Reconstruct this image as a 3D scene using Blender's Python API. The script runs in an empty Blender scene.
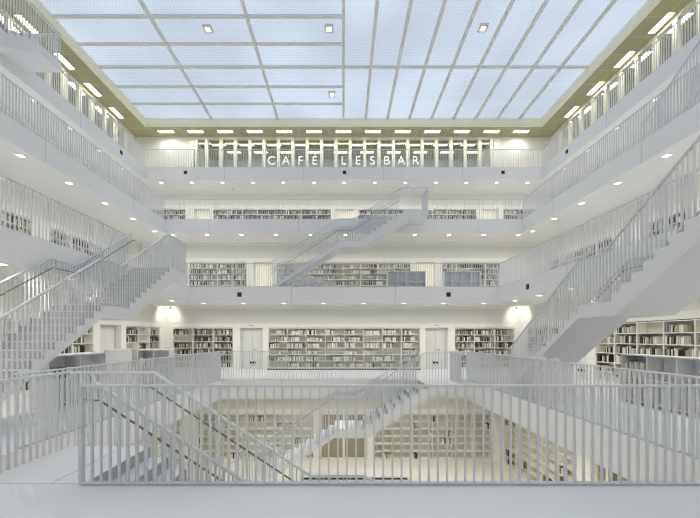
import bpy, math, random
from mathutils import Vector, Matrix
R = random.Random(7)
sc = bpy.context.scene
C = sc.collection
PI = math.pi

# ---------------------------------------------------------------- camera
CAMZ = 1.62
F = 345.0
cam = bpy.data.cameras.new('camera')
cam.sensor_width = 36.0
cam.lens = F / 700 * 36
cam.shift_x = (350 - 343.5) / 700
cam.shift_y = (337.5 - 259) / 700
cam.clip_start = 0.05
co = bpy.data.objects.new('camera', cam)
co.location = (0, 0, CAMZ)
co.rotation_euler = (PI / 2, 0, 0)
C.objects.link(co)
sc.camera = co

def pix(p):
    return 343.5 + p[0] / p[1] * F, 337.5 - (p[2] - CAMZ) / p[1] * F

# ---------------------------------------------------------------- measures
YC = 8.45
H = 3.93
TH = 0.72                                  # slab thickness
Z = [-H, 0, H, 2 * H, 3 * H]
VX = [None, 4.68, 7.10, 9.45, 11.85]       # half width of the void
VB = [None, 13.20, 15.75, 18.20, 20.60]    # its back edge
VF = [None, 3.82, 1.25, -1.25, -3.70]      # its front edge
WX = [7.05, 9.15, 11.75, 13.95, 14.6]      # walls
WB = [15.50, 17.60, 20.20, 22.40, 24.2]
WF = [1.3, -0.75, -3.3, -5.5, -7.3]
ZC = 15.70

# ---------------------------------------------------------------- materials
def mat(name, col, rough=0.6, metal=0.0, emit=None, estr=0.0, bump=0.0, bscale=60, vary=0.0, spec=0.5):
    m = bpy.data.materials.new(name); m.use_nodes = True
    nt = m.node_tree; b = nt.nodes['Principled BSDF']
    b.inputs['Base Color'].default_value = (*col, 1)
    b.inputs['Roughness'].default_value = rough
    b.inputs['Metallic'].default_value = metal
    b.inputs['Specular IOR Level'].default_value = spec
    if emit:
        b.inputs['Emission Color'].default_value = (*emit, 1)
        b.inputs['Emission Strength'].default_value = estr
    if bump or vary:
        tc = nt.nodes.new('ShaderNodeTexCoord')
        n = nt.nodes.new('ShaderNodeTexNoise'); n.inputs['Scale'].default_value = bscale
        nt.links.new(tc.outputs['Object'], n.inputs['Vector'])
        if bump:
            bp = nt.nodes.new('ShaderNodeBump'); bp.inputs['Strength'].default_value = bump
            bp.inputs['Distance'].default_value = 0.01
            nt.links.new(n.outputs['Fac'], bp.inputs['Height'])
            nt.links.new(bp.outputs['Normal'], b.inputs['Normal'])
        if vary:
            mx = nt.nodes.new('ShaderNodeMixRGB'); mx.blend_type = 'MIX'
            mx.inputs[1].default_value = (*[c * (1 - vary) for c in col], 1)
            mx.inputs[2].default_value = (*[min(1, c * (1 + vary)) for c in col], 1)
            nt.links.new(n.outputs['Fac'], mx.inputs[0])
            nt.links.new(mx.outputs[0], b.inputs['Base Color'])
    return m

M = {}
M['slab'] = mat('painted concrete', (0.83, 0.83, 0.84), 0.7, bump=0.05, vary=0.015, bscale=3)
M['soffit'] = mat('white plaster ceiling', (0.87, 0.86, 0.83), 0.8, vary=0.01, bscale=2)
M['floor'] = mat('pale resin floor', (0.74, 0.765, 0.80), 0.35, vary=0.02, bscale=1.5)
M['wall'] = mat('white plaster wall', (0.87, 0.86, 0.82), 0.8, vary=0.015, bscale=2)
M['stair'] = mat('stair paint', (0.76, 0.765, 0.775), 0.65, vary=0.015, bscale=3)
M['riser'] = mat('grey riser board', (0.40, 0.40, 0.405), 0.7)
M['rail'] = mat('light grey painted steel', (0.66, 0.675, 0.70), 0.45, metal=0.0)
M['steel'] = mat('brushed dark steel', (0.22, 0.21, 0.19), 0.35, metal=0.6)
M['case'] = mat('white lacquered wood', (0.86, 0.85, 0.80), 0.55, vary=0.01, bscale=4)
M['cabinet'] = mat('light grey laminate', (0.70, 0.71, 0.72), 0.55)
M['seam'] = mat('shadow joint', (0.36, 0.37, 0.39), 0.9)
M['black'] = mat('black metal', (0.015, 0.015, 0.017), 0.5)
M['door'] = mat('pale grey door', (0.74, 0.74, 0.72), 0.5)
M['olive'] = mat('olive perforated tile', (0.42, 0.41, 0.26), 0.8)
M['cream'] = mat('cream painted steel', (0.80, 0.78, 0.66), 0.55)
M['upstand'] = mat('pale olive border', (0.90, 0.87, 0.68), 0.6)
M['mullion'] = mat('grey aluminium', (0.72, 0.71, 0.69), 0.5)
M['lamp'] = mat('lamp diffuser', (0.9, 0.9, 0.85), 0.5, emit=(1.0, 0.93, 0.74), estr=6)
M['soft'] = mat('soft lamp diffuser', (0.9, 0.9, 0.85), 0.5, emit=(1.0, 0.95, 0.8), estr=1.6)
M['lens'] = mat('spotlight lens', (0.9, 0.9, 0.85), 0.5, emit=(1.0, 0.95, 0.8), estr=0.75)
M['panel'] = mat('beige back panel', (0.70, 0.69, 0.63), 0.7)
M['down'] = mat('downlight diffuser', (0.9, 0.9, 0.85), 0.5, emit=(1.0, 0.95, 0.85), estr=2.2)
M['white'] = mat('white sign face', (0.9, 0.9, 0.9), 0.5, emit=(1, 1, 1), estr=0.35)
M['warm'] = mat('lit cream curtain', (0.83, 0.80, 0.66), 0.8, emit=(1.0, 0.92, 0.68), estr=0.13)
M['amber'] = mat('tinted olive glass', (0.30, 0.28, 0.19), 0.25, vary=0.35, bscale=14)
M['brown'] = mat('brown tinted glass', (0.16, 0.13, 0.09), 0.3)
M['sheet'] = mat('silver crumpled sheeting', (0.66, 0.66, 0.66), 0.3, bump=1.0, bscale=9, vary=0.35)

def tiles(m, w, depth):     # add thin joints to a material
    nt = m.node_tree; b = nt.nodes['Principled BSDF']
    tc = nt.nodes.new('ShaderNodeTexCoord')
    br = nt.nodes.new('ShaderNodeTexBrick'); br.offset = 0
    br.inputs['Scale'].default_value = 1
    br.inputs['Brick Width'].default_value = w
    br.inputs['Row Height'].default_value = w
    br.inputs['Mortar Size'].default_value = 0.012
    c = b.inputs['Base Color'].default_value
    br.inputs['Color1'].default_value = c; br.inputs['Color2'].default_value = [v * 0.93 for v in c[:3]] + [1]
    br.inputs['Mortar'].default_value = [v * depth for v in c[:3]] + [1]
    nt.links.new(tc.outputs['Object'], br.inputs['Vector'])
    nt.links.new(br.outputs['Color'], b.inputs['Base Color'])
tiles(M['olive'], 1.01, 1.5)

def skyglass():
    m = bpy.data.materials.new('backlit skylight glass'); m.use_nodes = True
    nt = m.node_tree; b = nt.nodes['Principled BSDF']
    b.inputs['Base Color'].default_value = (0.02, 0.02, 0.02, 1); b.inputs['Roughness'].default_value = 0.5
    tc = nt.nodes.new('ShaderNodeTexCoord')
    br = nt.nodes.new('ShaderNodeTexBrick'); br.offset = 0.5
    br.inputs['Scale'].default_value = 1
    br.inputs['Brick Width'].default_value = 0.16; br.inputs['Row Height'].default_value = 0.10
    br.inputs['Mortar Size'].default_value = 0.022; br.inputs['Mortar Smooth'].default_value = 0.6
    br.inputs['Color1'].default_value = (0.57, 0.68, 0.85, 1); br.inputs['Color2'].default_value = (0.52, 0.64, 0.82, 1)
    br.inputs['Mortar'].default_value = (0.80, 0.87, 0.97, 1)
    n = nt.nodes.new('ShaderNodeTexNoise'); n.inputs['Scale'].default_value = 0.22; n.inputs['Detail'].default_value = 1
    mp = nt.nodes.new('ShaderNodeMapRange')
    mp.inputs['From Min'].default_value = 0.35; mp.inputs['From Max'].default_value = 0.65
    mp.inputs['To Min'].default_value = 0.92; mp.inputs['To Max'].default_value = 1.12
    nt.links.new(tc.outputs['Object'], br.inputs['Vector']); nt.links.new(tc.outputs['Object'], n.inputs['Vector'])
    nt.links.new(n.outputs['Fac'], mp.inputs['Value'])
    nt.links.new(br.outputs['Color'], b.inputs['Emission Color'])
    ml = nt.nodes.new('ShaderNodeMath'); ml.operation = 'MULTIPLY'; ml.inputs[1].default_value = SKY
    nt.links.new(mp.outputs[0], ml.inputs[0]); nt.links.new(ml.outputs[0], b.inputs['Emission Strength'])
    return m
SKY = 0.41
M['sky'] = skyglass()

def glassmat():
    m = bpy.data.materials.new('clear glass'); m.use_nodes = True
    nt = m.node_tree; nt.nodes.clear()
    o = nt.nodes.new('ShaderNodeOutputMaterial'); t = nt.nodes.new('ShaderNodeBsdfTransparent')
    t.inputs[0].default_value = (0.93, 0.94, 0.94, 1)
    g = nt.nodes.new('ShaderNodeBsdfGlossy'); g.inputs['Roughness'].default_value = 0.03
    mx = nt.nodes.new('ShaderNodeMixShader'); mx.inputs[0].default_value = .05
    nt.links.new(t.outputs[0], mx.inputs[1]); nt.links.new(g.outputs[0], mx.inputs[2])
    nt.links.new(mx.outputs[0], o.inputs[0])
    return m
M['glass'] = glassmat()

# ---------------------------------------------------------------- mesh helpers
class MB:
    def __init__(s): s.v = []; s.f = []; s.m = []
    def box(s, x0, y0, z0, x1, y1, z1, mi=0):
        if x0 > x1: x0, x1 = x1, x0
        if y0 > y1: y0, y1 = y1, y0
        if z0 > z1: z0, z1 = z1, z0
        b = len(s.v)
        s.v += [(x0,y0,z0),(x1,y0,z0),(x1,y1,z0),(x0,y1,z0),(x0,y0,z1),(x1,y0,z1),(x1,y1,z1),(x0,y1,z1)]
        for q in ((0,3,2,1),(4,5,6,7),(0,1,5,4),(1,2,6,5),(2,3,7,6),(3,0,4,7)):
            s.f.append(tuple(b + k for k in q)); s.m.append(mi)
        return s
    def prism(s, poly, y0, y1, mi=0):        # poly in x,z (counter-clockwise), along y
        b = len(s.v); n = len(poly)
        s.v += [(x, y0, z) for x, z in poly] + [(x, y1, z) for x, z in poly]
        s.f.append(tuple(b + k for k in range(n))); s.m.append(mi)
        s.f.append(tuple(b + n + k for k in reversed(range(n)))); s.m.append(mi)
        for k in range(n):
            j = (k + 1) % n
            s.f.append((b + k, b + n + k, b + n + j, b + j)); s.m.append(mi)
        return s
    def bar(s, p, q, w, h, mi=0):            # rectangular bar between two points
        p = Vector(p); q = Vector(q); d = (q - p).normalized()
        up = Vector((0, 0, 1)) if abs(d.z) < 0.98 else Vector((0, 1, 0))
        a = d.cross(up).normalized() * w / 2; c = a.cross(d).normalized() * h / 2
        b = len(s.v)
        for e in (p, q):
            for u, t in ((-1,-1),(1,-1),(1,1),(-1,1)): s.v.append(tuple(e + a * u + c * t))
        for f in ((0,1,2,3),(7,6,5,4),(0,4,5,1),(1,5,6,2),(2,6,7,3),(3,7,4,0)):
            s.f.append(tuple(b + k for k in f)); s.m.append(mi)
        return s
    def tube(s, pts, r, n=8, mi=0):
        pts = [Vector(p) for p in pts]; b = len(s.v)
        for i, p in enumerate(pts):
            d = (pts[min(i + 1, len(pts) - 1)] - pts[max(i - 1, 0)]).normalized()
            up = Vector((0, 0, 1)) if abs(d.z) < 0.95 else Vector((0, 1, 0))
            a = d.cross(up).normalized(); c = a.cross(d)
            for k in range(n):
                t = 2 * PI * k / n
                s.v.append(tuple(p + (a * math.cos(t) + c * math.sin(t)) * r))
        for i in range(len(pts) - 1):
            for k in range(n):
                j = (k + 1) % n
                s.f.append((b + i*n + k, b + i*n + j, b + (i+1)*n + j, b + (i+1)*n + k)); s.m.append(mi)
        s.f.append(tuple(b + k for k in reversed(range(n)))); s.m.append(mi)
        e = b + (len(pts) - 1) * n
        s.f.append(tuple(e + k for k in range(n))); s.m.append(mi)
        return s
    def mesh(s, name, mats, smooth=False):
        me = bpy.data.meshes.new(name); me.from_pydata(s.v, [], s.f)
        for m in (mats if isinstance(mats, (list, tuple)) else [mats]): me.materials.append(m)
        me.polygons.foreach_set('material_index', s.m)
        if smooth: me.polygons.foreach_set('use_smooth', [True] * len(s.f))
        me.update()
        return me
    def build(s, name, mats, parent=None, bevel=0, smooth=False):
        me = s.mesh(name, mats, smooth)
        return link(name, me, parent, bevel)

def link(name, me, parent=None, bevel=0):
    o = bpy.data.objects.new(name, me); C.objects.link(o)
    if parent: o.parent = parent
    if bevel:
        b = o.modifiers.new('bevel', 'BEVEL'); b.width = bevel; b.segments = 2; b.limit_method = 'ANGLE'
    return o

def struct(o): o['kind'] = 'structure'; return o
def tag(o, label, cat, group=None, kind=None):
    o['label'] = label; o['category'] = cat
    if group: o['group'] = group
    if kind: o['kind'] = kind
    return o
def thing(name, label, cat, loc=(0, 0, 0), rz=0.0, group=None):
    o = bpy.data.objects.new(name, None); C.objects.link(o)
    o.empty_display_size = 0.1
    o.location = loc; o.rotation_euler = (0, 0, rz)
    return tag(o, label, cat, group)
def kids(o): return [x for x in CH.get(o.name, [])]
CH = {}
def copy_tree(o, parent=None):
    c = o.copy(); C.objects.link(c)
    if parent: c.parent = parent
    for ch in o.children: copy_tree(ch, c)
    return c

# ---------------------------------------------------------------- floors (slab rings)
def ring(outer, inner, z0, z1, mats):
    ox0, oy0, ox1, oy1 = outer; ix0, iy0, ix1, iy1 = inner
    m = MB()
    O = [(ox0,oy0),(ox1,oy0),(ox1,oy1),(ox0,oy1)]; I = [(ix0,iy0),(ix1,iy0),(ix1,iy1),(ix0,iy1)]
    for z in (z0, z1):
        m.v += [(x, y, z) for x, y in O] + [(x, y, z) for x, y in I]
    for k in range(4):
        j = (k + 1) % 4
        m.f.append((k, 4 + k, 4 + j, j)); m.m.append(1)                 # underside
        m.f.append((8 + k, 8 + j, 12 + j, 12 + k)); m.m.append(2)       # top
        m.f.append((4 + k, 12 + k, 12 + j, 4 + j)); m.m.append(0)       # fascia
        m.f.append((k, j, 8 + j, 8 + k)); m.m.append(0)
    return m
for k in (1, 2, 3, 4):
    ex = 17.6 if k == 4 else max(WX[k], WX[k-1]) + 0.6
    eb = 28.4 if k == 4 else max(WB[k], WB[k-1]) + 0.6
    ef = min(WF[k], WF[k-1]) - 0.6
    o = ring((-ex, ef, ex, eb), (-VX[k], VF[k], VX[k], VB[k]), Z[k] - TH, Z[k], None)
    struct(o.build('floor', [M['slab'], M['soffit'], M['floor']]))
M['floor0'] = mat('pale stone floor', (0.84, 0.83, 0.78), 0.3, vary=0.02, bscale=1.0)
struct(MB().box(-WX[0] - .6, WF[0] - .6, Z[0] - .3, WX[0] + .6, WB[0] + .6, Z[0]).build('floor', M['floor0']))
# top ceiling
SX, SB, SF = 13.15, 22.93, -3.3
m = ring((-17.6, -9.0, 17.6, 28.4), (-SX-.12, SF-.12, SX+.12, SB+.12), ZC, ZC + .25, None)
m.m = [0 if v != 0 else 1 for v in m.m]
struct(m.build('ceiling', [M['olive'], M['cream']]))
m = MB()
for a in ((-SX-.12, SF-.12, -SX, SB+.12), (SX, SF-.12, SX+.12, SB+.12), (-SX, SB, SX, SB+.12), (-SX, SF-.12, SX, SF)):
    m.box(a[0], a[1], ZC - .02, a[2], a[3], 16.45)
struct(m.build('trim_1', M['upstand']))
# slab seams
def seam(x0, y0, z0, x1, y1, z1):
    return struct(MB().box(x0, y0, z0, x1, y1, z1).build('trim_2', M['seam']))
for k in (1, 2, 3, 4):
    z0, z1 = Z[k] - TH + .002, Z[k] - .002
    for x in (-7.1, -2.37, 2.37, 7.1):
        if abs(x) < VX[k] - .5:
            seam(x - .006, VB[k] - .002, z0, x + .006, VB[k] + .01, z1)
    for y in (YC - 7.1, YC - 2.37, YC + 2.5, YC + 7.1):
        if VF[k] + .3 < y < VB[k] - .3:
            for s in (-1, 1):
                seam(s * (VX[k] - .002), y - .006, z0, s * (VX[k] + .01), y + .006, z1)

seam(-4.12, VF[1] - .004, -.01, -2.9, VF[1] + .006, .001)
seam(-3.255, VF[1] + .01, -.01, -3.245, VF[1] + 1.34, .001)
# ---------------------------------------------------------------- walls with openings
SIDE = {'back': 0, 'left': PI / 2, 'right': -PI / 2, 'front': PI}
def base(k, side, u):
    if side == 'back': return (u, WB[k], Z[k])
    if side == 'left': return (-WX[k], u, Z[k])
    if side == 'right': return (WX[k], u, Z[k])
    return (u, WF[k], Z[k])
def wbox(m, k, side, u0, u1, d0, d1, z0, z1):
    if side == 'back': m.box(u0, WB[k] + d0, z0, u1, WB[k] + d1, z1)
    elif side == 'left': m.box(-WX[k] - d1, u0, z0, -WX[k] - d0, u1, z1)
    elif side == 'right': m.box(WX[k] + d0, u0, z0, WX[k] + d1, u1, z1)
    else: m.box(u0, WF[k] - d1, z0, u1, WF[k] - d0, z1)
TOP = 2.12
def wall(k, side, openings):
    z0 = Z[k]; z1 = Z[k + 1] - TH
    if side in ('back', 'front'): a, b = -WX[k], WX[k]
    else: a, b = WF[k], WB[k]
    m = MB()
    wbox(m, k, side, a - .4, b + .4, .36, .46, z0, z1)
    wbox(m, k, side, a, b, 0, .36, z0 + TOP, z1)
    u = a
    for (u0, u1) in sorted(openings):
        if u0 > u: wbox(m, k, side, u, u0, 0, .36, z0, z0 + TOP)
        u = u1
    if u < b: wbox(m, k, side, u, b, 0, .36, z0, z0 + TOP)
    struct(m.build('wall_' + side, M['wall']))

def X(px, d): return (px - 343.5) * d / F

# openings: (kind, u0, u1, extra)
SPEC = {}
b0, b1, b2, b3 = WB[:4]
SPEC[(1, 'back')] = [('case', X(172.5, b1), X(233.3, b1), 'tall white bookcase left of the left grey door, camera-level storey', 'bookcase left of the left grey door', .9, 'dark', [2,2.9]),
    ('door', X(239.8, b1), X(262.8, b1), 'grey'),
    ('case', X(268, b1), X(420.4, b1), 'long white bookcase between the two grey doors beyond the railing', 'long bookcase between the grey doors', .75, 'pale', None),
    ('door', X(425.5, b1), X(448, b1), 'grey'),
    ('case', X(454.5, b1), X(515, b1), 'white bookcase right of the right grey door, partly behind the big stair', 'bookcase right of the right grey door', .8, 'mixed', None)]
SPEC[(1, 'left')] = [('case', 7.6, 12.65, 'white bookcase seen beneath the left stair, behind the low shelf unit', 'bookcase beneath the left stair', .75, 'mixed', None),
    ('door', 12.98, 14.2, 'grey'),
    ('case', 14.5, 17.2, 'short white bookcase in the far left corner beside the recessed door', 'bookcase in the far left corner', .85, 'dark', None)]
SPEC[(1, 'right')] = [('case', 7.2, 12.55, 'white bookcase on the right wall below the big stair', 'bookcase below the big right stair', .8, 'mixed', None),
    ('door', 12.98, 14.2, 'grey'),
    ('case', 14.5, 17.2, 'white bookcase in the far right corner behind the big stair', 'bookcase in the far right corner', .8, 'mixed', None)]
SPEC[(1, 'front')] = []
SPEC[(0, 'back')] = [('case', X(197.6, b0), X(314, b0), 'half-empty white bookcase left of the olive glass door on the lowest storey', 'lowest-storey bookcase left of the glass door', .10, 'sparse', None),
    ('door', X(320, b0), X(367.5, b0), 'amber'),
    ('case', X(373, b0), X(492, b0), 'nearly empty white bookcase right of the olive glass door, lowest storey', 'lowest-storey bookcase right of the glass door', .10, 'sparse', None)]
SPEC[(0, 'right')] = [('case', 10.4, 15.1, 'white bookcase running along the right wall of the lowest storey', 'lowest-storey bookcase on the right wall', .32, 'dark', None),
    ('window', 8.2, 9.85, 'brown')]
SPEC[(0, 'left')] = [('case', 9.4, 15.1, 'white bookcase running along the left wall of the lowest storey', 'lowest-storey bookcase on the left wall', .15, 'sparse', None)]
SPEC[(0, 'front')] = []
SPEC[(2, 'back')] = [('case', X(188.5, b2), X(246.6, b2), 'white bookcase left of the left lit door, one storey up', 'second-storey bookcase at far left', .85, 'mixed', None),
    ('door', X(253.6, b2), X(272.5, b2), 'warm'),
    ('case', X(276.8, b2), X(411, b2), 'long white bookcase behind the back stair, between the two lit doors', 'second-storey bookcase behind the back stair', .75, 'mixed', None),
    ('door', X(415.6, b2), X(435, b2), 'warm'),
    ('case', X(442, b2), X(500, b2), 'white bookcase right of the right lit door, one storey up', 'second-storey bookcase at far right', .65, 'dark', None)]
SPEC[(2, 'left')] = [('case', 10.9, 13.05, 'white bookcase behind the left railing one storey up, nearer of two', 'nearer bookcase behind the upper left railing', .9, 'dark', None),
    ('case', 13.85, 17.0, 'white bookcase behind the left railing one storey up, farther of two', 'farther bookcase behind the upper left railing', .85, 'dark', None)]
SPEC[(2, 'right')] = [('case', 11.7, 13.4, 'white bookcase behind the right railing and big stair, nearer of two', 'nearer bookcase behind the upper right railing', .9, 'dark', None),
    ('case', 15.1, 19.7, 'long white bookcase behind the right railing one storey up, farther of two', 'farther bookcase behind the upper right railing', .9, 'dark', None)]
SPEC[(2, 'front')] = []
SPEC[(3, 'back')] = [('case', X(150, b3), X(186, b3), 'white bookcase at the far left, two storeys up', 'third-storey bookcase at far left', .95, 'dark', None),
    ('door', X(194, b3), X(209, b3), 'warm'),
    ('case', X(213, b3), X(331, b3), 'long white bookcase two storeys up, below the cafe lettering', 'third-storey long bookcase', .95, 'dark', None),
    ('door', X(335.5, b3), X(353.5, b3), 'warm'),
    ('case', X(358, b3), X(477, b3), 'white bookcase two storeys up, behind the top of the back stair', 'third-storey bookcase behind the back stair top', .92, 'dark', None),
    ('door', X(481, b3), X(499, b3), 'warm'),
    ('case', X(503, b3), X(537, b3), 'white bookcase at the far right, two storeys up', 'third-storey bookcase at far right', .95, 'dark', None)]
for s in ('left', 'right', 'front'): SPEC[(3, s)] = []

# book colours
BC = {'black': (0.02, 0.02, 0.022), 'dark grey': (0.10, 0.10, 0.105), 'mid grey': (0.30, 0.30, 0.30), 'white': (0.80, 0.80, 0.77),
      'cream': (0.66, 0.63, 0.54), 'tan': (0.34, 0.30, 0.21), 'dark brown': (0.07, 0.05, 0.03), 'olive yellow': (0.42, 0.39, 0.22)}
BN = list(BC); BM = [mat(n + ' book cover', BC[n], 0.6) for n in BN]
PAL = {'dark': [7, 5, 3, 2, 3, 3, 3, 1.5], 'pale': [.4, .8, 2, 7, 5, 1, .3, 1], 'sparse': [1.5, 1, 1, 8, 4, 1.5, .5, 1.5], 'mixed': [4, 3, 2.5, 5, 4, 2, 2, 1.5]}
BOOKS = []     # (world matrix origin, rz, w, d, h, colour, case short, row, bay)
ORD = ['first', 'second', 'third', 'fourth', 'fifth', 'sixth', 'seventh', 'eighth', 'ninth', 'tenth']
def bookcase(k, side, u0, u1, label, short, fill, pal, extra):
    w = u1 - u0; n = max(2, round(w / .95)); bw = w / n
    t = thing('bookcase', label, 'bookcase', base(k, side, (u0 + u1) / 2), SIDE[side], 'built-in white bookcases')
    dep = .34
    rows = 6; rh = (TOP - .12) / rows
    MB().box(-w/2 + .004, dep - .02, .02, w/2 - .004, dep, TOP - .01).build('back_panel', M['panel'], t)
    MB().box(-w/2 + .004, .012, .004, w/2 - .004, dep - .03, .06).build('plinth', M['case'], t)
    sh = MB().box(-w/2 + .004, 0.006, 0, w/2 - .004, dep - .022, .026).mesh('shelf', M['case'])
    for r in range(rows + 1):
        o = link('shelf', sh, t); o.location = (0, 0, .07 + r * rh)
    dv = MB().box(-.014, 0.0, .01, .014, dep - .024, TOP - .012).mesh('divider', M['case'])
    for i in range(n + 1):
        o = link('divider', dv, t)
        x = -w/2 + i * bw
        x += .018 if i == 0 else (-.018 if i == n else 0)
        o.location = (x, 0, 0)
    ca, sa = math.cos(SIDE[side]), math.sin(SIDE[side]); bx, by, bz = base(k, side, (u0 + u1) / 2)
    P = PAL[pal]
    for r in range(rows):
        for i in range(n):
            f = fill * R.uniform(.7, 1.2)
            if R.random() < .06: f = 0
            if fill < .4 and R.random() < .62: f = 0
            if fill < .4 and f > 0: f = R.uniform(.1, .5)
            f = min(f, .97)
            if f < .05: continue
            ln = (bw - .05) * f
            x = -w/2 + i * bw + .03 + (0 if R.random() < .7 else (bw - .05 - ln))
            e = x + ln; z = .07 + r * rh + .027
            bias = [p * R.uniform(.3, 1.8) for p in P]
            hh = R.uniform(.18, .25)
            while x < e - .02:
                bwid = min(R.uniform(.022, .055), e - x)
                c = R.choices(range(8), bias)[0]
                h = min(hh * R.uniform(.85, 1.15), rh - .05); d = R.uniform(.15, .20)
                y0 = R.uniform(.02, .05)
                lx, ly = x + bwid / 2, y0
                wx = bx + lx * ca - ly * sa; wy = by + lx * sa + ly * ca
                BOOKS.append((wx, wy, bz + z, SIDE[side], bwid * .94, d, h, c, short, rows - r, i + 1, n))
                x += bwid
                if R.random() < .03: x += R.uniform(.03, .12)
    return t

dn = [0]; wn = [0]
def door(k, side, u0, u1, style):
    w = u1 - u0 - .004; dn[0] += 1
    o = bpy.data.objects.new('door_%d' % dn[0], None); C.objects.link(o); struct(o)
    o.location = base(k, side, (u0 + u1) / 2); o.rotation_euler = (0, 0, SIDE[side])
    hgt = TOP - .01
    if style == 'grey':
        for s in (-1, 1):
            MB().box(s * .004, .24, .01, s * (w/2 - .05), .285, hgt - .05).build('door_leaf', M['door'], o, .003)
        MB().box(-w/2, .2, .003, -w/2 + .045, .34, hgt).box(w/2 - .045, .2, .003, w/2, .34, hgt).box(-w/2 + .05, .2, hgt - .045, w/2 - .05, .34, hgt).build('door_frame', M['cabinet'], o)
        MB().tube([(.08, .24, 1.0), (.08, .19, 1.0), (.2, .19, 1.0)], .012).build('door_handle', M['steel'], o)
        MB().box(-.16, .18, .28, .16, .238, .38).build('kick_plate', M['black'], o)
    elif style == 'warm':
        MB().box(-w/2 + .03, .25, .01, w/2 - .03, .29, hgt - .04).build('lit_panel', M['warm'], o)
        m = MB()
        n = int(w / .12)
        for i in range(1, n): m.box(-w/2 + i * w / n - .008, .235, .01, -w/2 + i * w / n + .008, .249, hgt - .04)
        m.build('vertical_slats', M['cream'], o)
        MB().box(-w/2, .2, .003, -w/2 + .03, .34, hgt).box(w/2 - .03, .2, .003, w/2, .34, hgt).box(-w/2 + .03, .2, hgt - .04, w/2 - .03, .34, hgt).build('door_frame', M['case'], o)
    else:
        for s in (-1, 1):
            MB().box(s * .05, .25, .08, s * (w/2 - .06), .27, hgt - .07).build('glass_leaf', M['amber'], o)
        MB().box(-w/2, .18, .003, -w/2 + .06, .34, hgt).box(w/2 - .06, .18, .003, w/2, .34, hgt).box(-.05, .18, .08, .05, .3, hgt - .07)\
            .box(-w/2 + .06, .18, hgt - .07, w/2 - .06, .34, hgt).box(-w/2 + .06, .18, .003, w/2 - .06, .34, .08).build('door_frame', M['case'], o)
def window(k, side, u0, u1):
    w = u1 - u0 - .004; wn[0] += 1
    o = bpy.data.objects.new('window_%d' % (wn[0] + 1), None); C.objects.link(o); struct(o)
    o.location = base(k, side, (u0 + u1) / 2); o.rotation_euler = (0, 0, SIDE[side])
    n = 4
    for i in range(n):
        a = -w/2 + i * w / n
        MB().box(a + .04, .2, .08, a + w / n - .04, .22, TOP - .08).build('pane', M['brown'] if i % 2 else M['amber'], o)
    m = MB()
    for i in range(n + 1):
        a = -w/2 + i * w / n
        m.box(max(a - .04, -w/2), .15, .003, min(a + .04, w/2), .3, TOP - .01)
    m.box(-w/2, .16, TOP - .08, w/2, .29, TOP - .012).box(-w/2, .16, .004, w/2, .29, .08)
    m.build('window_frame', M['case'], o)
for (k, side), sp in SPEC.items():
    wall(k, side, [(s[1], s[2]) for s in sp])
    for s in sp:
        if s[0] == 'case': bookcase(k, side, *s[1:])
        elif s[0] == 'door': door(k, side, s[1], s[2], s[3])
        else: window(k, side, s[1], s[2])
# wall joints on the band above the shelves
for k in (1, 2, 3):
    for px in (297.5, 390):
        x = X(px, WB[1]) + 0.0
        struct(MB().box(x - .008, WB[k] - .002, Z[k] + TOP + .02, x + .008, WB[k] + .01, Z[k+1] - TH - .002).build('trim_3', M['seam']))
    struct(MB().box(-WX[k], WB[k] - .06, Z[k+1] - TH - .07, WX[k], WB[k], Z[k+1] - TH).build('trim_4', M['wall']))

M['felt'] = mat('beige acoustic panel', (0.76, 0.75, 0.69), 0.9)
for k in (0, 1, 2, 3):
    for side, a, b in (('back', -WX[k] + .12, WX[k] - .12), ('left', 3.0, WB[k] - .12), ('right', 3.0, WB[k] - .12)):
        m = MB(); wbox(m, k, side, a, b, -.008, -.0005, Z[k] + TOP + .22, Z[k + 1] - TH - .14)
        struct(m.build('trim_5', M['felt']))
# ---------------------------------------------------------------- railings
RH = 1.10
bal_cache = {}
def bal_mesh(dx, dy):
    key = (round(dx, 3), round(dy, 3))
    if key not in bal_cache:
        bal_cache[key] = MB().box(-dx/2, -dy/2, 0, dx/2, dy/2, 1).mesh('baluster', M['rail'])
    return bal_cache[key]
def finish_bal(t, items, tmat):
    """items: (x, y, z, height, rz) in the thing's frame; the 100 largest in view become parts"""
    def key(it):
        p = tmat @ Vector((it[0], it[1], it[2] + it[3] / 2))
        if p.y < .3: return 1e9
        a, b = pix(p)
        off = 0 if (-15 < a < 715 and -60 < b < 540) else 1e6
        return off + p.length
    items = sorted(items, key=key)
    me = bal_mesh(.017, .030)
    for it in items[:100]:
        o = link('baluster', me, t); o.location = it[:3]; o.scale = (1, 1, it[3]); o.rotation_euler = (0, 0, it[4])
    if len(items) > 100:
        m = MB()
        for x, y, z, h, rz in items[100:]:
            a, b = (.017, .030) if abs(math.sin(rz)) < .5 else (.030, .017)
            m.box(x - a/2, y - b/2, z, x + a/2, y + b/2, z + h)
        o = m.build('far_balusters', M['rail'], t); o['kind'] = 'stuff'
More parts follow.
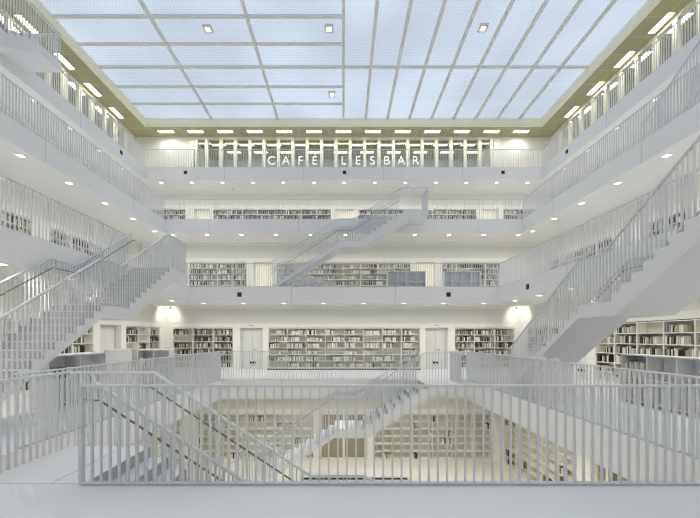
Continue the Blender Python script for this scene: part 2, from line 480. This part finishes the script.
def railing(label, p0, p1, z, group='gallery railings of upright bars', endpost=(0, 0)):
    p0 = Vector((*p0, z)); p1 = Vector((*p1, z)); d = p1 - p0; L = d.length; rz = math.atan2(d.y, d.x)
    t = thing('railing', label, 'railing', p0, rz, group)
    tm = Matrix.Translation(p0) @ Matrix.Rotation(rz, 4, 'Z')
    MB().box(0, -.024, RH - .026, L, .024, RH).build('handrail', M['rail'], t, .004)
    MB().box(0, -.026, .012, L, .026, .03).build('bottom_rail', M['rail'], t)
    n = int(L / .1)
    it = [(.03 + (L - .06) * i / n, 0, .028, RH - .056, 0) for i in range(n + 1)]
    for e, on in zip((0, L), endpost):
        if on:
            MB().box(e - .03 if e else 0, -.028, 0, e if e else .035, .028, RH - .002).build('post', M['rail'], t)
    if sum(endpost):
        a = .1 if endpost[0] else 0
        it = [i for i in it if i[0] > .05]
    finish_bal(t, it, tm)
    return t
e = .07
railing('long grey railing across the foreground, nearest the viewer', (-2.9, VF[1] - .02), (VX[1] + .6, VF[1] - .02), 0, endpost=(1, 0))
railing('grey railing on the left edge of the deep opening, camera-level storey', (-VX[1] - e, 5.0), (-VX[1] - e, VB[1] + e), 0)
railing('grey railing on the right edge of the deep opening, camera-level storey', (VX[1] + e, 4.0), (VX[1] + e, VB[1] + e), 0)
railing('pale railing on the far edge of the deep opening, before the long bookcase', (-VX[1] - e, VB[1] + e), (2.82, VB[1] + e), 0)
for k, nm in ((2, 'one storey up'), (3, 'two storeys up'), (4, 'three storeys up, at the cafe storey')):
    zz = Z[k]
    if k in (2, 4):
        railing('grey railing, left gallery %s, before the stair landing' % nm, (-VX[k] - e, 3.0 if k == 2 else 7.5), (-VX[k] - e, 11.35 if k == 2 else 11.55), zz)
        railing('short grey railing, left gallery %s, beyond the landing' % nm, (-VX[k] - e, 12.72 if k == 2 else 12.9), (-VX[k] - e, VB[k] + e), zz)
        railing('grey railing along the right gallery %s' % nm, (VX[k] + e, 5.6), (VX[k] + e, VB[k] + e), zz)
        railing('pale railing along the far gallery %s' % nm, (-VX[k] - e, VB[k] + e), (VX[k] + e, VB[k] + e), zz)
    else:
        railing('grey railing along the left gallery %s' % nm, (-VX[k] - e, 6.0), (-VX[k] - e, VB[k] + e), zz)
        railing('grey railing along the right gallery %s' % nm, (VX[k] + e, 6.0), (VX[k] + e, VB[k] + e), zz)
        railing('pale railing, far gallery %s, left of the stair head' % nm, (-VX[k] - e, VB[k] + e), (2.85, VB[k] + e), zz)
        railing('pale railing, far gallery %s, right of the stair head' % nm, (4.2, VB[k] + e), (VX[k] + e, VB[k] + e), zz)
railing('short pale railing between the far stair head and the right edge', (4.15, VB[1] + e), (VX[1] + e, VB[1] + e), 0)

# ---------------------------------------------------------------- staircases
RI = H / 23; TR = .265; SW = 1.35
U1, U2, U3 = 8 * TR, 8 * TR + 1.05, 8 * TR + 1.05 + 13 * TR
def treadz(u):
    if u < 0: return 0
    if u < U1: return -RI * (1 + int(u / TR))
    if u < U2: return -RI * 9
    return -RI * (10 + min(12, int((u - U2) / TR)))
SL = RI / TR
def railz(u):
    if u < .05: return RH
    a = .05 + 9 * TR * .98
    if u < a: return RH - (u - .05) / (a - .05) * 9 * RI
    b = U2 + .02
    if u < b: return RH - 9 * RI
    return RH - 9 * RI - (u - b) * SL
def staircase(label, loc, rz, both=False):
    t = thing('staircase', label, 'staircase', loc, rz, 'open staircases between the galleries')
    tm = Matrix.Translation(loc) @ Matrix.Rotation(rz, 4, 'Z')
    zl = -9 * RI
    MB().box(-1.25, 0.0, -.30, -.40, SW, 0).box(-.40, 0, -.30, 0, SW, 0).build('top_landing', M['stair'], t)
    # upper flight
    p = [(-.39, -.30), (0, -.30)]
    p = [(0, -.302)]
    sof = lambda u: -.30 - SL * (u + .39)
    poly = [(-.388, -.3), (2.0, sof(2.0)), (U1, sof(2.0)), (U1, zl - .001)]
    for i in range(8, 0, -1):
        poly += [(i * TR, -RI * i), ((i - 1) * TR, -RI * i)]
    poly += [(0, -.3)]
    g = .08
    clean = []
    for q in poly:
        if not clean or (abs(q[0]-clean[-1][0]) + abs(q[1]-clean[-1][1])) > 1e-5: clean.append(q)
    MB().prism(clean, g, SW).build('upper_flight', M['stair'], t)
    lb = sof(2.0)
    MB().box(U1, g, lb, U2, SW, zl).build('middle_landing', M['stair'], t)
    poly = [(U2, zl - RI), (U2, lb)]
    endu = U3; zb = -H
    # soffit runs parallel, ends at floor
    us = U2 + (lb - zb) / SL
    poly = [(U2, lb), (min(us, U3 - .01), zb), (U3, zb), (U3, -RI * 22)]
    for i in range(13, 0, -1):
        poly += [(U2 + i * TR, -RI * (9 + i)), (U2 + (i - 1) * TR, -RI * (9 + i))]
    MB().prism(poly, g, SW).build('lower_flight', M['stair'], t)
    tread = MB().box(-.02, g + .03, 0, TR - .002, SW - .03, .012).mesh('tread', M['floor'])
    for i in range(8):
        o = link('tread', tread, t); o.location = (i * TR, 0, -RI * (i + 1))
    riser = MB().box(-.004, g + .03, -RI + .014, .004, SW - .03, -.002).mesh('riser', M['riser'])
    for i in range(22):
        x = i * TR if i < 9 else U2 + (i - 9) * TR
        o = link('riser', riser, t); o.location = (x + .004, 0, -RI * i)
    for i in range(13):
        o = link('tread', tread, t); o.location = (U2 + i * TR, 0, -RI * (10 + i))
    lt = MB().box(U1 - .02, g + .03, zl, U2 - .002, SW - .03, zl + .012).build('landing_tread', M['floor'], t)
    items = []
    for v in (g + .03, SW - .03):
        us = -1.22 if v > .5 else 0.02
        a = .05 + 9 * TR * .98; b = U2 + .02
        pts = [(us, v, RH), (.05, v, RH), (a, v, RH - 9 * RI), (b, v, RH - 9 * RI), (U3 + .1, v, railz(U3 + .1))]
        m = MB()
        for q in range(4): m.bar(pts[q], pts[q + 1], .05, .032)
        m.build('handrail', M['rail'], t)
        vi = v + (.075 if v < .5 else -.075)
        hp = [(x, vi, z - .21) for x, y, z in [(-.06, v, RH)] + pts[1:]]
        if not both and v > .5: hp = None
        if hp: MB().tube(hp, .013).build('inner_handrail', M['steel'], t)
        u = us
        while u < U3 + .06:
            z = treadz(u) if u < U3 else -H
            z0 = z - .0
            items.append((u, v, z0, railz(u) - .01 - z0, 0)); u += .1
    v = .1
    while v < SW - .05:
        items.append((-1.22, v, 0, RH - .01, PI / 2)); v += .1
    MB().bar((-1.22, .05, RH), (-1.22, SW - .03, RH), .05, .032).build('handrail', M['rail'], t)
    finish_bal(t, items, tm)
    return t
staircase('grey stair descending left to right right behind the foreground railing', (-2.88, VF[1], 0), 0, True)
staircase('grey stair rising from the lowest storey to the far camera-level gallery', (2.85, VB[1], 0), PI)
staircase('grey stair in the centre of the far wall, rising rightwards below the cafe', (2.9, VB[3], Z[3]), PI)
staircase('large grey stair on the left with stepped side, rising away from viewer', (-VX[2], 11.4, Z[2]), -PI / 2)
staircase('large grey stair on the right, its underside visible, nearest of the upper stairs', (VX[2], 5.3, Z[2]), PI / 2)
staircase('grey stair with landing high in the top left corner', (-VX[4], 11.6, Z[4]), -PI / 2)
staircase('grey stair seen at the right edge above the large right stair', (VX[4], 5.5, Z[4]), PI / 2)

# ---------------------------------------------------------------- skylight
ZG = 16.2
wroot = struct(MB().box(-SX, SF, ZG, SX, SB, ZG + .05).build('window_1', M['sky']))
def mul(x0, y0, x1, y1): MB().box(x0, y0, ZG - (.09 if x1 - x0 < y1 - y0 else .082), x1, y1, ZG + .03).build('mullion', M['mullion'], wroot)
MOD = 1.461
YM = SB - 9 * MOD
mul(-.07, SF, .07, SB)
for k in range(1, 9):
    for (a, b, sgn) in ((0, SX, 1),):
        mul(k * MOD - .08, YM, k * MOD + .08, SB)       # right back: lines in depth
        mul(-k * MOD - .05, SF, -k * MOD + .05, YM)                                              # left front
    mul(-SX, SB - k * MOD - .07, 0, SB - k * MOD + .07)                                          # left back: cross lines
    mul(0, YM - k * MOD - .05, SX, YM - k * MOD + .05)
for k in (3, 6):
    mul(0, SB - k * MOD - .06, SX, SB - k * MOD + .06)
    mul(-k * MOD - .075, YM, -k * MOD + .075, SB)
mul(-SX, YM - .07, SX, YM + .07)
def spot(px, py):
    d = (ZG - .25 - CAMZ) * F / (337.5 - py); x = X(px, d)
    where = {208: 'left of centre', 329: 'beside the centre bar, nearer one', 332: 'beside the centre bar, lower in view', 483: 'in the right half'}[px]
    t = thing('spotlight', 'small square spotlight hung below the skylight, ' + where, 'spotlight', (x, d, ZG - .24), 0, 'square spotlights under the skylight')
    MB().box(-.20, -.20, 0, .20, .20, .09).build('housing', M['mullion'], t)
    MB().box(-.11, -.11, -.012, .11, .11, -.001).build('lens', M['lens'], t)
    MB().tube([(0, 0, .09), (0, 0, .15)], .015).build('stem', M['mullion'], t)
for a in ((208, 30), (329, 29.5), (332, 95), (483, 29)): spot(*a)

BL = {}
def bulb(t, loc, en):
    if en not in BL:
        l = bpy.data.lights.new('bulb', 'SPOT'); l.energy = en; l.spot_size = math.radians(165); l.spot_blend = .9
        l.color = (1, .945, .845); l.shadow_soft_size = 0.0; BL[en] = l
    lo = bpy.data.objects.new('bulb', BL[en]); C.objects.link(lo); lo.parent = t; lo.location = loc
# ---------------------------------------------------------------- top storey
zf = Z[4]
m = MB().box(-17.6, 24.2, zf, -10.45, 24.4, ZC).box(10.5, 24.2, zf, 17.6, 24.4, ZC)
struct(m.build('wall_back', M['wall']))
struct(MB().box(-10.6, 24.4, zf, -10.45, 27.3, ZC).build('wall_left', M['wall']))
struct(MB().box(10.5, 24.4, zf, 10.65, 27.3, ZC).build('wall_right', M['wall']))
struct(MB().box(-10.6, 27.3, zf, 10.65, 27.45, ZC).build('wall_back', M['wall']))
struct(MB().box(-17.6, -9, zf, 17.6, -8.85, ZC).build('wall_front', M['wall']))
for s, nm in ((-1, 'wall_left'), (1, 'wall_right')):
    struct(MB().box(s * 17.45, -8.8, zf, s * 17.6, 24.2, ZC).build(nm, M['wall']))
def glazing(nm, fixed, along, x0, x1, marks):
    o = bpy.data.objects.new(nm, None); C.objects.link(o); struct(o)
    def bx(a, b, d0, d1, z0, z1, name, mt):
        m = MB()
        if along == 'x': m.box(a, fixed + d0, z0, b, fixed + d1, z1)
        else: m.box(fixed + d0, a, z0, fixed + d1, b, z1)
        m.build(name, mt, o)
    for u in marks: bx(u - .11, u + .11, -.08, .1, zf, ZC - .16, 'mullion', M['cream'])
    bx(x0, x1, -.08, .12, ZC - .16, ZC, 'head_rail', M['cream'])
    bx(x0, x1, -.08, .1, zf, zf + .06, 'sill', M['cream'])
    mk = sorted(marks)
    for a, b in zip(mk[:-1], mk[1:]): bx(a + .11, b - .11, 0, .012, zf + .06, ZC - .16, 'pane', M['glass'])
glazing('window_3', 24.28, 'x', -10.45, 10.5, [-10.38] + [-9.62 + 1.01 * i for i in range(20)] + [10.43])
ys = [23.2 - 1.01 * i for i in range(14)]
glazing('window_4', -14.7, 'y', 8.8, 24.2, ys)
glazing('window_5', 14.6, 'y', 8.8, 24.2, ys)
# ceiling lamps
lf = {}
def lamp(x, y, rz, lab, grp):
    t = thing('ceiling_lamp', lab, 'lamp', (x, y, ZC), rz, grp)
    if 'f' not in lf:
        lf['f'] = MB().box(-.53, -.17, -.03, -.5, .17, -.001).box(.5, -.17, -.03, .53, .17, -.001).box(-.5, -.17, -.03, .5, -.14, -.001).box(-.5, .14, -.03, .5, .17, -.001).mesh('frame', M['cream'])
        lf['d'] = MB().box(-.5, -.11, -.025, .5, .11, -.005).mesh('diffuser', M['lamp'])
    link('frame', lf['f'], t)
    if 24.5 < y:
        lf.setdefault('c', MB().box(-.5, -.11, -.025, .5, .11, -.005).mesh('diffuser', M['soft']))
        link('diffuser', lf['c'], t)
    else: link('diffuser', lf['d'], t)
    if abs(x) > 10.5 or y > 23 or y < 0:
        if y < 24 and abs(x) < 15: bulb(t, (0, 0, -.05), 34)
def nth(i, n, fromwhat): return ('%s from the %s' % (ORD[i] if i < 10 else ['eleventh','twelfth','thirteenth','fourteenth'][i-10], fromwhat))
for i, k in enumerate(range(-6, 7)):
    lamp(2.02 * k, 23.55, 0, 'rectangular ceiling lamp above the far gallery, ' + nth(i, 13, 'left'), 'lamps over the far top gallery')
for s, nm in ((-1, 'left'), (1, 'right')):
    for i in range(7):
        y = 21.5 - 2.02 * i
        lamp(s * 14.22, y + (.1 if s < 0 else 0), PI / 2, 'rectangular ceiling lamp above the %s top gallery, %s' % (nm, nth(i, 7, 'far end')), 'lamps over the %s top gallery' % nm)
        lamp(s * 15.05, y, PI / 2, 'rectangular ceiling lamp behind the %s top glazing, %s' % (nm, nth(i, 7, 'far end')), 'lamps behind the %s top glazing' % nm)
for i in range(10):
    lamp(-9.1 + 2.02 * i, 25.2, 0, 'ceiling lamp inside the cafe, front row, ' + nth(i, 10, 'left'), 'lamps inside the cafe')
    lamp(-8.3 + 2.02 * i, 26.2, 0, 'ceiling lamp inside the cafe, rear row, ' + nth(i, 10, 'left'), 'lamps inside the cafe')
for k in range(-6, 7): lamp(2.02 * k, -6.4, 0, 'rectangular ceiling lamp over the near top gallery, above the viewer', 'lamps over the near top gallery')
# lettering
sign = thing('cafe_lettering', 'white capital letters reading CAFÉ LESBAR on the top storey glazing', 'sign', (0, 24.17, 13.74))
dg = bpy.context.evaluated_depsgraph_get()
for i, ch in enumerate('CAFÉ LESBAR'):
    if ch == ' ': continue
    cu = bpy.data.curves.new('letter', 'FONT'); cu.body = ch; cu.size = .84; cu.extrude = .012; cu.align_x = 'CENTER'; cu.offset = -.008
    o = bpy.data.objects.new('letter', cu); C.objects.link(o)
    bpy.context.view_layer.update()
    me = bpy.data.meshes.new_from_object(o.evaluated_get(bpy.context.evaluated_depsgraph_get()))
    bpy.data.objects.remove(o)
    me.materials.clear(); me.materials.append(M['white'])
    q = link('letter', me, sign); q.rotation_euler = (PI / 2, 0, 0); q.location = (-5.05 + 1.01 * i, 0, 0)
# dark wall shelves in the cafe
for i, (px, w_) in enumerate(((434, .5), (448, .45), (463, .4), (475, .9))):
    x = X(px, 27.0)
    t = thing('wall_shelf', 'dark shelf unit on the cafe rear wall behind the lettering glass, %s from the left' % ORD[i], 'shelf', (x, 27.28, 13.95), 0, 'dark shelf units in the cafe')
    MB().box(-w_/2, -.18, 0, w_/2, -.002, .03).box(-w_/2, -.18, .5, w_/2, -.002, .53).build('board', M['black'], t)
    m = MB()
    for j in range(int(w_ / .1)): m.box(-w_/2 + j * .1 + .01, -.16, .03, -w_/2 + j * .1 + .075, -.01, .03 + R.uniform(.3, .44))
    m.build('folders', M['black'], t)

# ---------------------------------------------------------------- downlights under the slabs
dl = {'h': MB().box(-.11, -.11, -.012, -.085, .11, -.001).box(.085, -.11, -.012, .11, .11, -.001).box(-.085, -.11, -.012, .085, -.085, -.001).box(-.085, .085, -.012, .085, .11, -.001).mesh('trim_ring', M['case']),
      'd': MB().box(-.085, -.085, -.010, .085, .085, -.001).mesh('diffuser', M['down'])}
storey = {1: 'lowest storey ceiling', 2: 'camera-level storey ceiling', 3: 'ceiling one storey up', 4: 'ceiling two storeys up'}
def down(x, y, k, side, i):
    lab = 'small square downlight in the %s, %s side, %s' % (storey[k], side, nth(i, 13, 'left' if side in ('far', 'near') else 'far end'))
    t = thing('downlight', lab, 'downlight', (x, y, Z[k] - TH), 0, 'square downlights, %s, %s side' % (storey[k], side))
    link('rim', dl['h'], t); link('diffuser', dl['d'], t)
    bulb(t, (0, 0, -.03), {1: 36, 2: 34, 3: 33, 4: 33}[k] * (.25 if side == 'near' and k == 2 else 1))
for k in (1, 2, 3, 4):
    off = {1: .4, 2: .3, 3: .35, 4: .45}[k]
    n = int((VX[k] + .3) / 1.86); ph = {1: 0, 2: .93, 3: .1, 4: .05}[k]
    for i, j in enumerate(range(-n - (k == 2), n + 1)):
        down(1.86 * j + ph, VB[k] + off, k, 'far', i)
        down(1.86 * j + ph, VF[k] - off, k, 'near', i)
    y0 = {4: 19.3, 3: 17.9, 2: 14.9, 1: 12.4}[k]
    i = 0; y = y0
    while y > VF[k] + .8:
        down(-VX[k] - off, y, k, 'left', i); down(VX[k] + off, y, k, 'right', i)
        i += 1; y -= 1.86
# slim added wall-side lamps to brighten the galleries; defined only, none is placed
M['wash'] = mat('added wall lamp diffuser', (0.9, 0.9, 0.85), 0.5, emit=(1.0, 0.93, 0.76), estr=9)
def washer(x, y, z, L, rz, lab):
    t = thing('ceiling_lamp', lab, 'lamp', (x, y, z), rz, 'added slim lamps along the gallery walls')
    MB().box(-L/2, -.04, -.03, L/2, .04, -.001).build('diffuser', M['wash'], t)
    MB().box(-L/2 - .02, -.05, -.02, -L/2, .05, -.001).box(L/2, -.05, -.02, L/2 + .02, .05, -.001).build('end_cap', M['case'], t)

# corner spotlights on the camera-level storey
for s, nm in ((-1, 'left'), (1, 'right')):
    t = thing('spotlight', 'small spotlight in the far %s ceiling corner washing the wall white' % nm, 'spotlight', (s * 8.45, 16.9, Z[2] - TH), 0, 'corner spotlights')
    MB().tube([(0, 0, 0), (0, 0, -.09)], .012).build('stem', M['mullion'], t)
    MB().tube([(0, -.05, -.12), (s * .05, .05, -.15)], .04, 12).build('head', M['mullion'], t)
    l = bpy.data.lights.new('bulb', 'SPOT'); l.energy = 16; l.spot_size = 2.6; l.spot_blend = 1.0; l.color = (1, .95, .85); l.shadow_soft_size = .04
    lo = bpy.data.objects.new('bulb', l); C.objects.link(lo); lo.parent = t; lo.location = (s * .06, .08, -.2)
    lo.rotation_euler = Vector((s * .45, .5, -.45)).to_track_quat('-Z', 'Y').to_euler()

# black square fixtures on the slab edges
def fixture(x, y, z, rz, lab):
    t = thing('loudspeaker', lab, 'loudspeaker', (x, y, z), rz, 'black squares set in the slab edges')
    MB().box(-.10, -.012, -.10, .10, .03, .10).build('case', M['black'], t)
    MB().box(-.08, -.018, -.08, .08, -.0125, .08).build('grille', M['black'], t)
for i, px in enumerate((185.5, 344.5, 503)):
    fixture(X(px, VB[4]), VB[4], Z[4] - .31, 0, 'small black square on the far slab edge below the cafe, %s' % ('left', 'middle', 'right')[i])
for i, px in enumerate((239.5, 448.5)):
    fixture(X(px, VB[2]), VB[2], Z[2] - .35, 0, 'small black square on the far slab edge above the grey doors, %s' % ('left', 'right')[i])
fixture(-VX[4], 18.4, Z[4] - .31, PI/2, 'small black square on the topmost left slab edge')
fixture(VX[4], 18.3, Z[4] - .31, -PI/2, 'small black square on the topmost right slab edge')
fixture(VX[2], 13.3, Z[2] - .35, -PI/2, 'small black square on the right slab edge beside the large stair')

# ---------------------------------------------------------------- furniture
def cabinet(label, loc, rz, w, h, d, cols, rows, grp='low grey shelf units', books=0):
    t = thing('low_shelf_unit', label, 'shelf', loc, rz, grp)
    MB().box(-w/2, 0, h - .03, w/2, d, h).build('top', M['cabinet'], t, .003)
    MB().box(-w/2 + .002, d - .02, 0, w/2 - .002, d - .001, h - .031).build('back_panel', M['cabinet'], t)
    for i in range(cols + 1):
        x = -w/2 + i * w / cols; x = min(max(x, -w/2 + .016), w/2 - .016)
        MB().box(x - .015, .003, 0, x + .015, d - .021, h - .031).build('side_panel' if i in (0, cols) else 'divider', M['cabinet'], t)
    for r in range(rows):
        z = .05 + r * (h - .08) / rows
        MB().box(-w/2 + .003, .006, z, w/2 - .003, d - .022, z + .022).build('shelf', M['cabinet'], t)
    return t
def putbooks(loc, rz, x0, x1, y, z, hmax, pal, short, n_):
    ca, sa = math.cos(rz), math.sin(rz); x = x0
    while x < x1:
        b = R.uniform(.025, .05); c = R.choices(range(8), PAL[pal])[0]
        lx, ly = x + b / 2, y
        BOOKS.append((loc[0] + lx * ca - ly * sa, loc[1] + lx * sa + ly * ca, loc[2] + z, rz, b * .94, .2, hmax * R.uniform(.8, 1), c, short, 1, 1, 1)); x += b
LC = (-6.65, 8.72, 0)
cabinet('low grey shelf unit below the left stair, its open side facing the railing', LC, PI/2, 1.9, 1.2, .4, 2, 2)
putbooks(LC, PI/2, -.85, -.2, .06, .635, .28, 'mixed', 'low shelf unit below the left stair', 0)
cabinet('low grey open shelf unit in front of the far left bookcase', (-6.62, 12.0, 0), 0, 1.12, 1.2, .4, 2, 2)
putbooks((-6.62, 12.0, 0), 0, -.5, -.05, .06, .635, .3, 'pale', 'low shelf unit before the far left bookcase', 0)
cabinet('low grey shelf unit with its plain back showing, before the left recessed door', (-7.85, 12.4, 0), PI, .98, 1.2, .4, 1, 2)
LC = (7.12, 7.75, 0)
cabinet('long low grey shelf unit before the bookcase under the large right stair', LC, -PI/2, 2.2, 1.2, .42, 3, 2)
putbooks(LC, -PI/2, -1.05, -.5, .06, .635, .42, 'pale', 'low shelf unit under the right stair', 0)
cabinet('low grey grid shelf on the far gallery one storey up, left one', (3.25, 17.7, Z[2]), 0, 1.95, 1.1, .4, 4, 2)
cabinet('low grey grid shelf on the far gallery one storey up, right one', (6.1, 17.7, Z[2]), 0, 1.9, 1.1, .4, 4, 2)

def lump(label, loc, w, d, h, seed):
    r = random.Random(seed); n, q = 28, 18; m = MB()
    from mathutils import noise
    for j in range(q + 1):
        for i in range(n):
            a = 2 * PI * i / n; t = j / q * PI / 2
            rr = math.cos(t) ** .45; x = rr * math.cos(a); y = rr * math.sin(a); zz = math.sin(t) ** .7
            sx = math.copysign(abs(math.cos(a)) ** .6, math.cos(a)); sy = math.copysign(abs(math.sin(a)) ** .6, math.sin(a))
            f = noise.noise(Vector((x * 3 + seed, y * 3, zz * 3))) * .16 + noise.noise(Vector((x * 8, y * 8 + seed, zz * 8))) * .10
            hh = h * (zz * (1 + f * 1.2) + .12 * noise.noise(Vector((x * 2.3, y + seed, 0))) * zz)
            m.v.append((w/2 * rr * sx * (1 + f), d/2 * rr * sy * (1 + f), max(0, hh)))
    for j in range(q):
        for i in range(n):
            k = (i + 1) % n
            m.f.append((j*n + i, j*n + k, (j+1)*n + k, (j+1)*n + i)); m.m.append(0)
    m.f.append(tuple(reversed(range(n)))); m.m.append(0)
    o = m.build('covered_armchair', M['sheet']); o.location = loc
    return tag(o, label, 'armchair', 'seats under crumpled sheeting')
lump('crumpled silver sheeting heap beside the foot of the central back stair', (-1.65, 16.32, Z[2]), 1.5, .78, .52, 3)
lump('seat under crumpled sheeting behind the right railing, beside the large stair', (5.25, 8.9, 0), .7, 1.3, 1.0, 5)

# floor grille before the long bookcase
g0, g1 = X(267, 17.35), X(421, 17.35)
t = thing('floor_grille', 'long dark perforated floor grille at the foot of the long bookcase', 'grille', (0, 17.35, 0))
MB().box(g0, -.07, .0, g1, .12, .05).build('channel', M['black'], t)
m = MB(); x = g0
while x < g1: m.box(x, -.075, .046, x + .02, .121, .056); x += .14
m.build('cross_bars', M['case'], t)
# low bench on the lowest storey
t = thing('bench', 'long low pale plinth bench with dark top gap on the lowest storey', 'bench', (0, 0, 0))
d = 12.9
MB().box(X(300, d), d, Z[0], X(409, d), d + .5, Z[0] + .22).build('base', M['case'], t)
MB().box(X(300, d) + .05, d + .05, Z[0] + .22, X(409, d) - .05, d + .45, Z[0] + .30).build('recess', M['black'], t)
MB().box(X(300, d), d, Z[0] + .30, X(409, d), d + .5, Z[0] + .35).build('top', M['cabinet'], t)
# door signs and detectors
for i, (px, k) in enumerate(((251, 1), (437, 1))):
    t = thing('door_sign', 'tiny sign above the %s grey door' % ('left', 'right')[i], 'sign', (X(px, WB[1]), WB[1], 2.22), 0, 'tiny door signs')
    MB().box(-.13, -.012, 0, .13, -.001, .05).build('plate', M['door'], t)
    MB().box(-.1, -.015, .012, -.02, -.012, .04).box(.01, -.015, .012, .1, -.012, .03).build('print', M['steel'], t)
det = MB().tube([(0, 0, -.001), (0, 0, -.035), (0, 0, -.05)], .05, 12).mesh('smoke_detector', M['door'])
for k, pts in ((4, ((-7.0, 21.9), (-2, 21.9), (3.1, 21.9), (8.3, 21.9))), (3, ((-6, 19.5), (-1, 19.5), (4, 19.5))), (2, ((-3.0, 16.6), (1, 16.6), (5, 16.6)))):
    for i, (x, y) in enumerate(pts):
        o = link('smoke_detector', det); o.location = (x, y, Z[k] - TH)
        tag(o, 'round smoke detector on the far %s, %s from the left' % (storey[k], ORD[i]), 'smoke detector', 'smoke detectors')

# ---------------------------------------------------------------- books
bpy.context.view_layer.update()
dg = bpy.context.evaluated_depsgraph_get()
cam_p = Vector((0, 0, CAMZ))
def area(b):
    x, y, z, rz, w, d, h = b[:7]
    ax = (math.cos(rz) * w / 2, math.sin(rz) * w / 2)
    p = pix((x - ax[0], y - ax[1], z)); q = pix((x + ax[0], y + ax[1], z)); r = pix((x, y, z + h))
    if not (2 < p[0] < 698 and 2 < p[1] < 516 and 2 < r[1]): return 0
    # front face normal towards (-sin.. ) : visible when camera in front
    return abs(q[0] - p[0]) * abs(r[1] - p[1])
order = sorted(range(len(BOOKS)), key=lambda i: -area(BOOKS[i]))
chosen = []
for i in order:
    if len(chosen) >= 300: break
    b = BOOKS[i]
    if area(b) <= 0: break
    nx, ny = math.sin(b[3]), -math.cos(b[3])
    vis = 0
    for fz in (.3, .85):
        for fx in (-.3, .3):
            p = Vector((b[0] + math.cos(b[3]) * b[4] * fx + nx * .01, b[1] + math.sin(b[3]) * b[4] * fx + ny * .01, b[2] + b[6] * fz)); dv = p - cam_p
            hit, loc, *_ = sc.ray_cast(dg, cam_p, dv.normalized(), distance=dv.length - .004)
            if not hit: vis += 1
    if vis >= 1: chosen.append(i)
cs = set(chosen)
bmesh_cache = {}
for i in chosen:
    x, y, z, rz, w, d, h, c, short, row, bay, nb = BOOKS[i]
    m = MB().box(-w/2, .0, 0, w/2, d, h)
    o = m.build('book', BM[c]); o.location = (x, y, z); o.rotation_euler = (0, 0, rz)
    if nb == 1: lab = '%s book standing in the %s' % (BN[c], short)
    else: lab = '%s book, %s shelf, %s bay, %s' % (BN[c], ORD[row - 1], ORD[bay - 1], short)
    tag(o, lab, 'book', 'books in the ' + short)
m = MB()
for i, b in enumerate(BOOKS):
    if i in cs: continue
    x, y, z, rz, w, d, h, c = b[:8]
    if abs(math.sin(rz)) < .5: m.box(x - w/2, y, z, x + w/2, y + d, z + h, c)
    elif rz > 0: m.box(x - d, y - w/2, z, x, y + w/2, z + h, c)
    else: m.box(x, y - w/2, z, x + d, y + w/2, z + h, c)
o = m.build('books', BM)
tag(o, 'rows of further small books filling the white bookcases on all storeys', 'books', None, 'stuff')
print('BOOKS', len(BOOKS), 'chosen', len(chosen))

# ---------------------------------------------------------------- world and view
w = bpy.data.worlds.new('world'); sc.world = w; w.use_nodes = True
w.node_tree.nodes['Background'].inputs[0].default_value = (0.7, 0.8, 1, 1)
w.node_tree.nodes['Background'].inputs[1].default_value = 0.3
sc.cycles.max_bounces = 12
sc.cycles.diffuse_bounces = 8
sc.cycles.glossy_bounces = 3
sc.cycles.filter_width = 1.2
sc.cycles.adaptive_threshold = 0.003
sc.cycles.denoising_prefilter = 'ACCURATE'
sc.cycles.transparent_max_bounces = 8
sc.cycles.sample_clamp_indirect = 1.2
sc.cycles.caustics_reflective = False
sc.cycles.caustics_refractive = False
sc.view_settings.view_transform = 'Standard'
sc.view_settings.look = 'None'
sc.view_settings.gamma = 1
sc.view_settings.exposure = 1.1
sc.view_settings.use_curve_mapping = False
